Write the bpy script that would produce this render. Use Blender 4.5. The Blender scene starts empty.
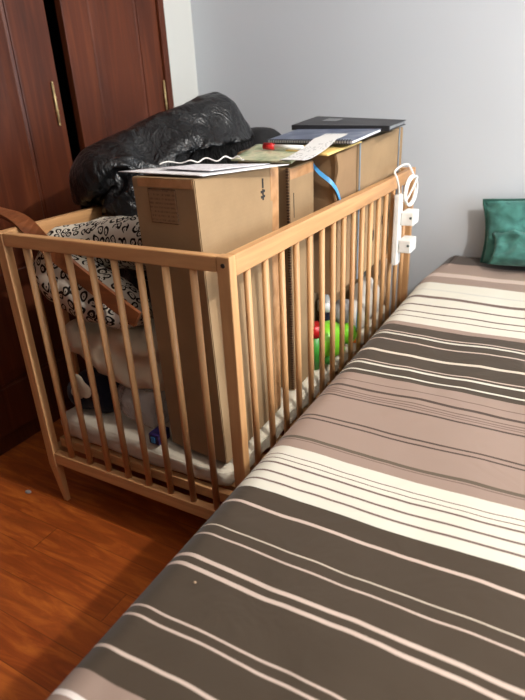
import bpy, bmesh, math, random
from mathutils import Vector, Matrix, noise
C = bpy.context.scene.collection
S = bpy.context.scene
PI = math.pi

# ------------------------------------------------------------------ materials
def lin(c):
    return tuple(((v/255/12.92) if v/255 <= .04045 else ((v/255+.055)/1.055)**2.4) for v in c) + (1,)

class N:
    """small node-graph builder"""
    def __init__(s, name, rough=.6, spec=.5):
        s.m = bpy.data.materials.new(name); s.m.use_nodes = True
        s.t = s.m.node_tree; s.b = s.t.nodes['Principled BSDF']
        s.b.inputs['Roughness'].default_value = rough
        s.b.inputs['Specular IOR Level'].default_value = spec
    def n(s, kind, **kw):
        x = s.t.nodes.new(kind)
        for k, v in kw.items():
            if k in x.inputs: x.inputs[k].default_value = v
            else: setattr(x, k, v)
        return x
    def l(s, a, b): s.t.links.new(a, b)
    def coord(s, scale=(1, 1, 1), rot=(0, 0, 0), which='Object'):
        c = s.n('ShaderNodeTexCoord'); mp = s.n('ShaderNodeMapping')
        mp.inputs['Scale'].default_value = scale; mp.inputs['Rotation'].default_value = rot
        s.l(c.outputs[which], mp.inputs['Vector']); return mp.outputs['Vector']
    def noise(s, vec, scale=5, detail=4, rough=.55, dist=0):
        x = s.n('ShaderNodeTexNoise', Scale=scale, Detail=detail, Roughness=rough, Distortion=dist)
        s.l(vec, x.inputs['Vector']); return x.outputs['Fac']
    def ramp(s, fac, stops, mode='LINEAR'):
        r = s.n('ShaderNodeValToRGB'); e = r.color_ramp; e.interpolation = mode
        while len(e.elements) < len(stops): e.elements.new(.5)
        for i, (p, c) in enumerate(stops):
            e.elements[i].position = p; e.elements[i].color = c if len(c) == 4 else lin(c)
        s.l(fac, r.inputs['Fac']); return r.outputs['Color']
    def math(s, op, a, b=None, c=None):
        x = s.n('ShaderNodeMath', operation=op)
        for i, v in enumerate((a, b, c)):
            if v is None: continue
            if isinstance(v, (int, float)): x.inputs[i].default_value = v
            else: s.l(v, x.inputs[i])
        return x.outputs[0]
    def mix(s, fac, a, b):
        x = s.n('ShaderNodeMix', data_type='RGBA')
        for k, v in ((0, fac), (6, a), (7, b)):
            if isinstance(v, (int, float)): x.inputs[k].default_value = v
            elif isinstance(v, tuple): x.inputs[k].default_value = v if len(v) == 4 else lin(v)
            else: s.l(v, x.inputs[k])
        return x.outputs[2]
    def bump(s, h, strength=.3, dist=.01):
        x = s.n('ShaderNodeBump', Strength=strength, Distance=dist)
        s.l(h, x.inputs['Height']); s.l(x.outputs[0], s.b.inputs['Normal'])
    def col(s, c):
        if isinstance(c, tuple): s.b.inputs['Base Color'].default_value = c if len(c) == 4 else lin(c)
        else: s.l(c, s.b.inputs['Base Color'])
        return s

def plain(name, c, rough=.6, var=.06, scale=30, bump=0, metal=0, spec=.5):
    m = N(name, rough, spec); v = m.coord()
    f = m.noise(v, scale, 3)
    d = tuple(max(0, x*(1-var*2)) for x in c); u = tuple(min(255, x*(1+var)) for x in c)
    m.col(m.ramp(f, [(.3, d), (.7, u)])); m.b.inputs['Metallic'].default_value = metal
    if bump: m.bump(f, bump, .004)
    return m.m

def wood(name, dark, light, axis='z', rough=.45, fine=1.0, bump=.15):
    m = N(name, rough)
    sc = {'z': (38, 38, 2.2), 'x': (2.2, 38, 38), 'y': (38, 2.2, 38)}[axis]
    v = m.coord(tuple(a*fine for a in sc))
    info = m.n('ShaderNodeObjectInfo')
    add = m.n('ShaderNodeVectorMath', operation='ADD'); m.l(v, add.inputs[0])
    cmb = m.n('ShaderNodeCombineXYZ')
    r = m.math('MULTIPLY', info.outputs['Random'], 40.0)
    for k in range(3): m.l(r, cmb.inputs[k])
    m.l(cmb.outputs[0], add.inputs[1])
    f = m.noise(add.outputs[0], 1, 6, .6, .6)
    m.col(m.ramp(f, [(.28, dark), (.5, tuple((a+b)/2 for a, b in zip(dark, light))), (.7, light)]))
    m.bump(f, bump, .002)
    return m.m

M = {}
for ax in 'xyz': M['beech_'+ax] = wood('beech_wood_'+ax, (176, 128, 84), (212, 164, 112), ax, .42)
def mahogany():
    m = N('mahogany', .45, .35)
    v = m.coord((26, 26, 1.7)); f = m.noise(v, 1, 7, .62, 1.2)
    v2 = m.coord((5, 5, 1.2)); g = m.noise(v2, 1, 3)
    c1 = m.ramp(f, [(.25, (40, 17, 8)), (.5, (80, 36, 17)), (.75, (116, 60, 32))])
    c2 = m.ramp(g, [(.35, (58, 24, 12)), (.7, (108, 52, 27))])
    m.col(m.mix(.45, c1, c2)); m.bump(f, .08, .002); return m.m
M['mahogany'] = mahogany()
M['inside'] = plain('wardrobe_inside', (18, 12, 10), .9)
def floor_mat():
    m = N('floor_boards', .3, .5)
    v = m.coord((1, 1, 1))
    sep = m.n('ShaderNodeSeparateXYZ'); m.l(v, sep.inputs[0])
    w = .085
    yv = m.math('DIVIDE', sep.outputs['Y'], w)
    row = m.math('FLOOR', yv); fr = m.math('FRACT', yv)
    wn = m.n('ShaderNodeTexWhiteNoise', noise_dimensions='1D'); m.l(row, wn.inputs['W'])
    xo = m.math('ADD', m.math('DIVIDE', sep.outputs['X'], 1.1), m.math('MULTIPLY', wn.outputs['Value'], 7.0))
    xf = m.math('FRACT', xo)
    wn2 = m.n('ShaderNodeTexWhiteNoise', noise_dimensions='2D')
    cb = m.n('ShaderNodeCombineXYZ'); m.l(row, cb.inputs[0]); m.l(m.math('FLOOR', xo), cb.inputs[1]); m.l(cb.outputs[0], wn2.inputs['Vector'])
    gv = m.n('ShaderNodeVectorMath', operation='ADD'); mp = m.coord((5, 34, 1)); m.l(mp, gv.inputs[0])
    sc = m.n('ShaderNodeVectorMath', operation='SCALE'); sc.inputs['Scale'].default_value = 20; m.l(wn2.outputs['Color'], sc.inputs[0]); m.l(sc.outputs[0], gv.inputs[1])
    f = m.noise(gv.outputs[0], 1, 6, .62, 1.0)
    base = m.ramp(f, [(.2, (70, 24, 6)), (.48, (138, 60, 18)), (.8, (212, 120, 42))])
    tone = m.ramp(wn2.outputs['Value'], [(0, (150, 72, 26)), (1, (205, 112, 48))])
    c = m.mix(.3, base, tone)
    j = m.math('MAXIMUM', m.math('LESS_THAN', fr, .022), m.math('LESS_THAN', xf, .003))
    m.col(m.mix(m.math('MULTIPLY', j, .45), c, (40, 15, 6)))
    m.bump(m.math('SUBTRACT', f, m.math('MULTIPLY', j, 1)), .12, .002)
    rr = m.math('MULTIPLY_ADD', f, .25, .3); m.l(rr, m.b.inputs['Roughness']); return m.m
M['floor'] = floor_mat()
def wall_mat(name, c):
    m = N(name, .85, .2); v = m.coord(); f = m.noise(v, 60, 3); g = m.noise(v, 1.5, 2)
    m.col(m.ramp(g, [(.3, tuple(x*.97 for x in c)), (.7, c)])); m.bump(f, .05, .002); return m.m
M['wall'] = wall_mat('painted_wall', (200, 204, 208))
M['wall2'] = wall_mat('painted_side_wall', (206, 205, 198))
M['ceiling'] = wall_mat('ceiling_paint', (225, 224, 220))

def cardboard(name, base=(156, 129, 96), var=.05):
    m = N(name, .8, .2); v = m.coord((1, 1, 1))
    f = m.noise(v, 7, 4); sp = m.noise(v, 260, 2)
    cor = m.n('ShaderNodeTexWave', wave_type='BANDS', bands_direction='Z'); cor.inputs['Scale'].default_value = 36; m.l(v, cor.inputs['Vector'])
    c = m.ramp(f, [(.3, tuple(x*(1-var*1.4) for x in base)), (.7, tuple(min(255, x*(1+var)) for x in base))])
    m.col(m.mix(m.math('MULTIPLY', sp, .16), c, tuple(x*.72 for x in base)))
    m.bump(m.math('MULTIPLY', cor.outputs['Fac'], .5), .06, .002); return m.m
M['card'] = cardboard('cardboard')
M['card2'] = cardboard('cardboard_tan', (152, 124, 92))
M['card3'] = cardboard('cardboard_brown', (146, 117, 86))
M['card_edge'] = plain('corrugated_edge', (96, 68, 45), .9, .3, 200)
def tape():
    m = N('packing_tape', .22, .5); v = m.coord(); f = m.noise(v, 25, 3)
    m.col(m.ramp(f, [(.3, (164, 120, 80)), (.7, (196, 150, 106))])); m.bump(f, .15, .003); return m.m
M['tape'] = tape()
def label_mat():
    m = N('shipping_label', .45); v = m.coord((1, 1, 1))
    w = m.n('ShaderNodeTexWave', wave_type='BANDS', bands_direction='Z', Scale=38.0, Distortion=0.0); m.l(v, w.inputs['Vector'])
    f = m.noise(m.coord((420, 1, 60)), 1, 2)
    ink = m.math('MULTIPLY', m.math('GREATER_THAN', w.outputs['Fac'], .62), m.math('GREATER_THAN', f, .5))
    m.col(m.mix(m.math('MULTIPLY', ink, .6), (138, 110, 80), (84, 60, 42))); return m.m
M['label'] = label_mat()
M['ink'] = plain('black_ink', (28, 24, 22), .7)
M['white_plastic'] = plain('white_plastic', (238, 236, 230), .35, .02)
M['hole'] = plain('socket_dark', (78, 92, 88), .6)
M['paper'] = plain('white_paper', (226, 224, 224), .7, .02, 8)
def printed(name, base, inkc, rows=60, amt=.5, thr=.55, gl=.6):
    m = N(name, gl); v = m.coord((1, 1, 1))
    w = m.n('ShaderNodeTexWave', wave_type='BANDS', bands_direction='Y', Scale=rows/6.28*2.0); m.l(v, w.inputs['Vector'])
    f = m.noise(m.coord((160, 60, 1)), 1, 2)
    g = m.noise(v, 14, 2)
    ink = m.math('MULTIPLY', m.math('GREATER_THAN', w.outputs['Fac'], .5), m.math('GREATER_THAN', f, thr))
    ink = m.math('MULTIPLY', ink, m.math('GREATER_THAN', g, .45))
    m.col(m.mix(m.math('MULTIPLY', ink, amt), base, inkc)); return m.m
M['print'] = printed('printed_sheet', (220, 216, 220), (120, 100, 110), 140)
M['receipt'] = printed('printed_strip', (228, 226, 222), (90, 92, 96), 110, .6)
def map_mat():
    m = N('green_cover', .5); v = m.coord(); f = m.noise(v, 22, 3, .5, .5)
    m.col(m.ramp(f, [(.35, (112, 128, 92)), (.5, (168, 172, 138)), (.62, (198, 194, 160)), (.75, (150, 120, 90))])); return m.m
M['green_cover'] = map_mat()
M['yellow'] = plain('yellow_cover', (222, 190, 118), .6, .08, 14)
def nb_mat():
    m = N('blue_cover', .4); v = m.coord(); f = m.noise(v, 16, 3, .5, .6)
    m.col(m.ramp(f, [(.3, (66, 76, 98)), (.5, (92, 102, 126)), (.68, (126, 134, 150)), (.8, (150, 140, 130))])); return m.m
M['blue_cover'] = nb_mat()
M['wire'] = plain('black_wire', (34, 34, 38), .4)
M['black_cover'] = plain('black_cover', (44, 44, 46), .5, .1)
M['grey_label'] = plain('grey_label', (130, 132, 134), .5)
M['red'] = plain('red_plastic', (196, 34, 34), .35)
M['string'] = plain('white_string', (225, 220, 212), .8)
def bagm():
    m = N('black_film', .30, .5); v = m.coord((1, 1, .8))
    f = m.noise(v, 11, 3, .5, 2.2); g = m.noise(v, 30, 3, .5, 2.5)
    r1 = m.math('ABSOLUTE', m.math('SUBTRACT', f, .5)); r2 = m.math('ABSOLUTE', m.math('SUBTRACT', g, .5))
    m.col((15, 15, 16))
    m.bump(m.math('ADD', r1, m.math('MULTIPLY', r2, .3)), .5, .035)
    return m.m
M['bag'] = bagm()
M['black_fabric'] = plain('black_fabric', (22, 22, 24), .8, .2, 80, .2)
def leopard():
    m = N('heart_print', .9, .15); uv = m.coord((1, 1, 1), which='UV'); v = m.coord()
    ds = m.n('ShaderNodeTexNoise', Scale=30.0, Detail=1.0); m.l(uv, ds.inputs['Vector'])
    off = m.n('ShaderNodeVectorMath', operation='MULTIPLY_ADD'); m.l(ds.outputs['Color'], off.inputs[0]); off.inputs[1].default_value = (.02, .02, 0); m.l(uv, off.inputs[2])
    vo = m.n('ShaderNodeTexVoronoi', Scale=41.0, Randomness=.55, voronoi_dimensions='2D'); m.l(off.outputs[0], vo.inputs['Vector'])
    d = vo.outputs['Distance']
    th = m.math('MULTIPLY_ADD', m.noise(uv, 48, 1), .17, .015)
    ring = m.math('LESS_THAN', m.math('ABSOLUTE', m.math('SUBTRACT', d, .31)), th)
    ring = m.math('MULTIPLY', ring, m.math('GREATER_THAN', th, .078))
    dot = m.math('LESS_THAN', d, .06)
    m.col(m.mix(m.math('MAXIMUM', ring, dot), (204, 196, 180), (34, 28, 24)))
    m.bump(m.noise(v, 14, 3), .3, .01); return m.m
M['leopard'] = leopard()
def cloth(name, c, rough=.9, wr=10, bs=.5, bd=.01, var=.05):
    m = N(name, rough, .15); v = m.coord(); f = m.noise(v, wr, 4, .5, .6); w = m.noise(v, 300, 1)
    m.col(m.ramp(f, [(.3, tuple(x*(1-var) for x in c)), (.7, c)]))
    m.bump(m.math('ADD', f, m.math('MULTIPLY', w, .04)), bs, bd)
    m.b.inputs['Sheen Weight'].default_value = .15; return m.m
M['cream'] = cloth('cream_cotton', (205, 188, 160))
M['mattress'] = cloth('mattress_ticking', (206, 196, 176), .9, 18, .5, .012)
M['tealc'] = cloth('teal_velvet', (80, 138, 128), .75, 22, .5, .012, .3)
M['teald'] = cloth('teal_piping', (44, 86, 76), .8, 22)
M['navy'] = cloth('navy_cloth', (24, 26, 40))
M['whitec'] = cloth('white_cloth', (216, 210, 200))
M['greyc'] = cloth('grey_cloth', (150, 144, 140))
M['plush'] = cloth('beige_plush', (196, 164, 132), .95, 60, .4, .005)
M['plank'] = wood('brown_plank', (96, 52, 28), (146, 86, 48), 'x', .4)
M['green'] = plain('lime_plastic', (132, 210, 50), .35)
M['green2'] = plain('green_plastic', (70, 160, 60), .4)
M['orange'] = plain('orange_plastic', (230, 120, 40), .4)
M['bluep'] = plain('blue_plastic', (70, 150, 205), .35)
M['greyband'] = plain('grey_blue_band', (112, 128, 142), .4)
M['purple'] = plain('purple_pack', (44, 34, 84), .35, .25, 60)
M['brass'] = plain('aged_brass', (196, 172, 122), .4, .1, 60, 0, .5)
M['steel'] = plain('dark_steel', (70, 60, 55), .4, .1, 60, 0, .8)
def clear():
    m = N('clear_film', .12); m.col((235, 225, 215)); m.b.inputs['Alpha'].default_value = .38
    m.bump(m.noise(m.coord(), 30, 4, .5, 1.5), .6, .02); return m.m
M['clear'] = clear()

# striped bedspread : colour depends on position along the bed
T, P, Cc, PL, DK, DB = (66, 55, 43), (145, 124, 111), (204, 199, 184), (190, 170, 156), (72, 58, 50), (106, 86, 78)
TD = (76, 66, 60)
def spread_mat():
    m = N('striped_cotton', .85, .2); v = m.coord()
    sep = m.n('ShaderNodeSeparateXYZ'); m.l(v, sep.inputs[0])
    wob = m.math('MULTIPLY_ADD', m.noise(m.coord((1, 1, 1)), 5.5, 2), .03, -.015)
    y = m.math('ADD', sep.outputs['Y'], m.math('MULTIPLY', wob, .55))
    bands = []                                   # (from y, colour) in ascending order
    def seq(start, items, end_col=None): pass
    cuts = [(1.5, None)]
    base = [(1.275, TD), (1.17, P), (1.13, PL), (1.055, P), (.913, Cc), (.892, DB), (.832, Cc), (.822, DB), (.770, Cc), (.762, DB), (.728, Cc), (.722, DB),
            (.672, Cc), (.645, P), (.313, T), (-.027, P), (-.163, Cc), (-.548, T), (-1.5, P)]
    lines = [(.974, .010, (190, 186, 176)), (.594, .006, PL), (.577, .009, Cc), (.536, .006, PL), (.460, .011, (204, 190, 172)), (.394, .005, PL), (.377, .009, Cc), (.335, .006, Cc),
             (.276, .0035, DB), (.244, .0085, DK), (.223, .0035, DB), (.213, .0035, DB), (.205, .0025, DB), (.193, .0055, DK), (.098, .005, DK), (.083, .0045, DK),
             (.009, .0085, (92, 80, 66)), (0.0, .0022, DB), (-.056, .0024, DB), (-.070, .0024, DB), (-.084, .0048, DB), (-.112, .0052, DB), (-.137, .005, DB),
             (-.206, .006, PL), (-.272, .0022, (196, 182, 164)), (-.294, .0036, PL), (-.342, .0065, PL), (-.361, .0065, PL), (-.444, .0036, PL), (-.460, .004, PL), (-.513, .0046, PL),
             (-.580, .007, (226, 216, 208)), (-.64, .006, DB), (-.66, .003, DB)]
    pts = sorted(set([b[0] for b in base] + [l[0]-l[1]/2 for l in lines] + [l[0]+l[1]/2 for l in lines]))
    def colour(yv):
        for c, w, k in lines:
            if abs(yv-c) < w/2: return k
        for s0, k in base:
            if yv > s0: return k
        return P
    seg = [(a, colour((a+b)/2)) for a, b in zip(pts, pts[1:]+[1.6])]
    out = None
    i = 0
    while i < len(seg):
        lo = seg[i][0]; k = i+1
        while k < len(seg) and k-i < 26 and seg[k][0]-lo < .12: k += 1
        ch = seg[i:k]; hi = max(min(lo+.125, seg[k][0] if k < len(seg) else lo+.125), ch[-1][0]+.004); i = k
        mr = m.n('ShaderNodeMapRange'); mr.inputs['From Min'].default_value = lo; mr.inputs['From Max'].default_value = hi
        m.l(y, mr.inputs['Value'])
        r = m.ramp(mr.outputs[0], [((a-lo)/(hi-lo), kk) for a, kk in ch], 'CONSTANT')
        out = r if out is None else m.mix(m.math('GREATER_THAN', y, lo), out, r)
    blot = m.noise(m.coord(), 3.5, 3)
    hsv = m.n('ShaderNodeHueSaturation'); m.l(out, hsv.inputs['Color']); m.l(m.math('MULTIPLY_ADD', blot, .16, .92), hsv.inputs['Value'])
    m.col(hsv.outputs[0])
    m.bump(m.math('ADD', m.noise(m.coord(), 9, 3, .5, .8), m.math('MULTIPLY', m.noise(m.coord(), 420, 1), .015)), .35, .012)
    m.b.inputs['Sheen Weight'].default_value = .1
    return m.m
M['spread'] = spread_mat()

# ------------------------------------------------------------------ mesh helpers
def obj(name, bm, m=None, parent=None, smooth=False, loc=None, mats=None):
    me = bpy.data.meshes.new(name); bm.normal_update(); bm.to_mesh(me); bm.free()
    o = bpy.data.objects.new(name, me); C.objects.link(o)
    for k in (mats or [m]): me.materials.append(M[k] if isinstance(k, str) else k)
    if smooth:
        for p in me.polygons: p.use_smooth = True
    if parent: o.parent = parent
    if loc: o.location = loc
    return o
def thing(name, label, cat, loc=(0, 0, 0), rotz=0, group=None):
    o = bpy.data.objects.new(name, None); C.objects.link(o); o.location = loc; o.rotation_euler = (0, 0, rotz)
    o.empty_display_size = .05; tag(o, label, cat, group); return o
def tag(o, label, cat, group=None):
    o['label'] = label; o['category'] = cat; o['kind'] = 'thing'
    if group: o['group'] = group
    return o
def struct(name, bm, m): o = obj(name, bm, m); o['kind'] = 'structure'; return o
def box(bm, a, b, bev=0, seg=2):
    lo = [min(x, y) for x, y in zip(a, b)]; hi = [max(x, y) for x, y in zip(a, b)]
    vs = [bm.verts.new((x, y, z)) for z in (lo[2], hi[2]) for y in (lo[1], hi[1]) for x in (lo[0], hi[0])]
    fs = [bm.faces.new([vs[i] for i in f]) for f in ((0, 2, 3, 1), (4, 5, 7, 6), (0, 1, 5, 4), (2, 6, 7, 3), (0, 4, 6, 2), (1, 3, 7, 5))]
    if bev:
        es = list({e for f in fs for e in f.edges}); bmesh.ops.bevel(bm, geom=es, offset=bev, segments=seg, affect='EDGES', profile=.6)
    return bm
def Bx(a, b, bev=0, seg=2): return box(bmesh.new(), a, b, bev, seg)
def hexa(c8, bev=0, cuts=0, puff=0):
    """c8: bottom nl,nr,fr,fl then top nl,nr,fr,fl"""
    bm = bmesh.new(); vs = [bm.verts.new(p) for p in c8]
    fs = [bm.faces.new([vs[i] for i in f]) for f in ((3, 2, 1, 0), (4, 5, 6, 7), (0, 1, 5, 4), (1, 2, 6, 5), (2, 3, 7, 6), (3, 0, 4, 7))]
    if bev: bmesh.ops.bevel(bm, geom=list(bm.edges), offset=bev, segments=2, affect='EDGES')
    return bm
def cyl(bm, p0, p1, r, n=16, r1=None, cap=True):
    p0, p1 = Vector(p0), Vector(p1); d = (p1-p0).normalized()
    u = d.orthogonal().normalized(); w = d.cross(u); r1 = r if r1 is None else r1
    a = [bm.verts.new(p0+(u*math.cos(t)+w*math.sin(t))*r) for t in [2*PI*i/n for i in range(n)]]
    b = [bm.verts.new(p1+(u*math.cos(t)+w*math.sin(t))*r1) for t in [2*PI*i/n for i in range(n)]]
    for i in range(n):
        f = bm.faces.new((a[i], a[(i+1) % n], b[(i+1) % n], b[i])); f.smooth = True
    if cap: bm.faces.new(a[::-1]); bm.faces.new(b)
    return bm
def smooth_path(pts, sub=6):
    pts = [Vector(p) for p in pts]; P_ = [pts[0]*2-pts[1]]+pts+[pts[-1]*2-pts[-2]]; out = []
    for i in range(1, len(P_)-2):
        for k in range(sub):
            t = k/sub; a, b, c, d = P_[i-1:i+3]
            out.append(.5*((2*b)+(c-a)*t+(2*a-5*b+4*c-d)*t*t+(3*b-a-3*c+d)*t**3))
    return out+[pts[-1]]
def tube(bm, pts, r, n=8, rf=None, flat=None, up=Vector((0, 0, 1)), closed=False):
    """sweep; rf(t) radius factor, flat=(a,b) elliptical half-sizes"""
    rings = []; L = len(pts); prev = None
    for i, p in enumerate(pts):
        d = (pts[(i+1) % L if closed else min(i+1, L-1)]-pts[(i-1) % L if closed else max(i-1, 0)]).normalized()
        if prev is None: u = d.cross(up); u = u.normalized() if u.length > 1e-4 else d.orthogonal().normalized()
        else: u = (prev-d*prev.dot(d)).normalized()
        prev = u; w = u.cross(d)
        k = rf(i/(L-1)) if rf else 1; a, b = flat if flat else (r, r)
        rings.append([bm.verts.new(p+(u*math.cos(t)*a+w*math.sin(t)*b)*k) for t in [2*PI*j/n for j in range(n)]])
    for i in range(L if closed else L-1):
        A, B = rings[i], rings[(i+1) % L]
        for j in range(n):
            f = bm.faces.new((A[j], B[j], B[(j+1) % n], A[(j+1) % n])); f.smooth = True
    if not closed: bm.faces.new(rings[0]); bm.faces.new(rings[-1][::-1])
    bmesh.ops.recalc_face_normals(bm, faces=bm.faces)
    return bm
def ribbon(bm, pts, w, th, up):
    """flat strap: rectangular section; up = width direction"""
    up = Vector(up).normalized(); rings = []
    for i, p in enumerate(pts):
        d = (pts[min(i+1, len(pts)-1)]-pts[max(i-1, 0)]).normalized(); nrm = d.cross(up).normalized()
        rings.append([bm.verts.new(p+up*a*w/2+nrm*b*th/2) for a, b in ((-1, -1), (1, -1), (1, 1), (-1, 1))])
    for A, B in zip(rings, rings[1:]):
        for j in range(4): bm.faces.new((A[j], B[j], B[(j+1) % 4], A[(j+1) % 4]))
    bm.faces.new(rings[0]); bm.faces.new(rings[-1][::-1]); bmesh.ops.recalc_face_normals(bm, faces=bm.faces); return bm
def fbm(p, s, seed=0, oct=3):
    v = Vector(p)*s+Vector((seed*7.1, seed*3.3, seed*1.7)); a = 1; t = 0
    for _ in range(oct): t += a*noise.noise(v); v = v*2.03; a *= .5
    return t
def ridge(p, s, seed=0):
    v = Vector(p)*s+Vector((seed*5.1, seed*2.3, seed*9.7))
    return 1-abs(noise.noise(v))*2.2
def lumps(blobs, voxel=.012, amp=.01, freq=8, ramp_=0, rfreq=6, seed=0, cut=None, clip=None, smooth=3):
    """union of ellipsoids fused into one skin, then creased; blobs (centre, radii, rotz[, power])"""
    bm = bmesh.new()
    for b in blobs:
        c, r, rz = b[0], b[1], (b[2] if len(b) > 2 else 0)
        pw = b[3] if len(b) > 3 else 1
        rt = Matrix.Rotation(rz, 3, 'Z') if not isinstance(rz, Matrix) else rz
        t = bmesh.new(); bmesh.ops.create_icosphere(t, subdivisions=4, radius=1)
        me = bpy.data.meshes.new('tmp')
        for v in t.verts:
            q = v.co
            if pw != 1: q = Vector([math.copysign(abs(x)**pw, x) for x in q])
            v.co = rt @ Vector((q.x*r[0], q.y*r[1], q.z*r[2])) + Vector(c)
        t.to_mesh(me); t.free(); bm.from_mesh(me); bpy.data.meshes.remove(me)
    me = bpy.data.meshes.new('tmp'); bm.to_mesh(me); bm.free()
    o = bpy.data.objects.new('tmp', me); C.objects.link(o)
    md = o.modifiers.new('r', 'REMESH'); md.mode = 'VOXEL'; md.voxel_size = voxel
    sm = o.modifiers.new('s', 'SMOOTH'); sm.factor = .6; sm.iterations = smooth*2
    if cut:
        cm = bpy.data.meshes.new('tmpc'); cb = bmesh.new()
        for a, b in cut: box(cb, a, b)
        cb.to_mesh(cm); cb.free(); co = bpy.data.objects.new('tmpc', cm); C.objects.link(co)
        bo = o.modifiers.new('b', 'BOOLEAN'); bo.operation = 'DIFFERENCE'; bo.object = co; bo.solver = 'EXACT'
    dg = bpy.context.evaluated_depsgraph_get(); dg.update()
    me2 = bpy.data.meshes.new_from_object(o.evaluated_get(dg))
    bpy.data.objects.remove(o); bpy.data.meshes.remove(me)
    if cut: bpy.data.objects.remove(co); bpy.data.meshes.remove(cm)
    out = bmesh.new(); out.from_mesh(me2); bpy.data.meshes.remove(me2); out.normal_update()
    nn = [(v, v.normal.copy()) for v in out.verts]
    for v, n_ in nn:
        d = amp*fbm(v.co, freq, seed)
        if ramp_: d += ramp_*(ridge(v.co, rfreq, seed)-.5)+ramp_*.4*(ridge(v.co, rfreq*2.3, seed+3)-.5)
        v.co += n_*d
    if clip:
        for v in out.verts:
            for ax, sgn, val in clip:
                if sgn*v.co[ax] > sgn*val: v.co[ax] = val
    return out

# ------------------------------------------------------------------ the room
X0, Y1, ZC = -1.04, 1.40, 2.55
struct('floor', Bx((X0-.7, -3.0, -.05), (3.2, Y1+.1, 0)), 'floor')
struct('wall_back', Bx((X0-.1, Y1, 0), (3.2, Y1+.1, ZC)), 'wall')
WJ = 1.205
struct('wall_left', Bx((X0-.1, WJ, 0), (-1.02, Y1, ZC)), 'wall2')
struct('ceiling', Bx((X0-.7, -3.0, ZC), (3.2, Y1+.1, ZC+.05)), 'ceiling')
struct('wall_right', Bx((3.1, -3.0, 0), (3.2, Y1, ZC)), 'wall')

# ------------------------------------------------------------------ built-in wardrobe
wd = thing('wardrobe', 'dark mahogany built-in wardrobe with panelled doors behind the cot', 'wardrobe', (-1.03, .3, 0))
def W(name, bm, m, parent=wd, sm=False):
    for v in bm.verts: v.co -= Vector((-1.03, .3, 0))
    return obj(name, bm, m, parent, sm)
bm = bmesh.new()
box(bm, (-1.60, -1.4, 0), (-1.585, 1.195, 2.3)); box(bm, (-1.60, -1.42, 0), (-1.05, -1.40, 2.3))
box(bm, (-1.60, 1.18, 0), (-1.05, 1.195, 2.3)); box(bm, (-1.60, -1.4, 0), (-1.05, 1.195, .02)); box(bm, (-1.60, -1.4, 2.28), (-1.05, 1.195, 2.3))
W('carcass', bm, 'inside')
bm = bmesh.new()
box(bm, (-1.05, 1.168, 0), (-1.008, 1.203, 2.3), .004); box(bm, (-1.05, -1.42, 2.22), (-1.008, 1.168, 2.3), .004)
box(bm, (-1.05, -1.42, 0), (-1.03, 1.168, .06), .003)
W('frame', bm, 'mahogany')
def door(y0, y1, sw, hinge_y, knob_y=None):
    """frame and raised panel door in the plane x=-1.02"""
    bm = bmesh.new(); z0, z1 = .065, 2.215; xf, xb = -1.018, -1.045
    rails = [(z0, z0+.16), (.78-.13, .78), (z1-.14, z1)]
    rails[1] = (.60, .70)
    box(bm, (xb, y0, z0), (xf, y0+sw, z1), .003); box(bm, (xb, y1-sw, z0), (xf, y1, z1), .003)
    for a, b in rails: box(bm, (xb, y0+sw, a), (xf-.001, y1-sw, b), .003)
    d = W('door', bm, 'mahogany')
    for (a, b) in ((rails[0][1], rails[1][0]), (rails[1][1], rails[2][0])):
        pb = bmesh.new()
        # bevelled raised field
        ya, yb = y0+sw, y1-sw
        ring = [(0, xf-.005), (.010, xf-.0075), (.014, xf-.004), (.05, xf-.001)]
        prev = None
        for ins, x in ring:
            q = [pb.verts.new((x, ya+ins, a+ins)), pb.verts.new((x, yb-ins, a+ins)), pb.verts.new((x, yb-ins, b-ins)), pb.verts.new((x, ya+ins, b-ins))]
            if prev:
                for j in range(4): pb.faces.new((prev[j], prev[(j+1) % 4], q[(j+1) % 4], q[j]))
            prev = q
        pb.faces.new(prev)
        back = [pb.verts.new((xb, *p)) for p in ((ya, a), (yb, a), (yb, b), (ya, b))]; pb.faces.new(back[::-1])
        bmesh.ops.recalc_face_normals(pb, faces=pb.faces)
        o = W('raised_panel', pb, 'mahogany'); o.parent = d
    for hz in (.32, 1.07, 1.9):
        hb = bmesh.new(); cyl(hb, (-1.012, hinge_y, hz-.058), (-1.012, hinge_y, hz+.058), .0042, 10)
        for e in (-.062, .062): cyl(hb, (-1.012, hinge_y, hz+e-.004), (-1.012, hinge_y, hz+e+.004), .0035, 10)
        for e in (-.02, .02): cyl(hb, (-1.012, hinge_y, hz+e-.0015), (-1.012, hinge_y, hz+e+.0015), .0065, 10)
        o = W('hinge', hb, 'brass'); o.parent = d; o['label'] = 'slim brass barrel hinge'
    return d
door(.68, 1.164, .115, 1.155)
door(-.02, .612, .15, .580)
door(-.70, -.03, .125, -.715)
door(-1.38, -.73, .125, -1.375)

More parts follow.
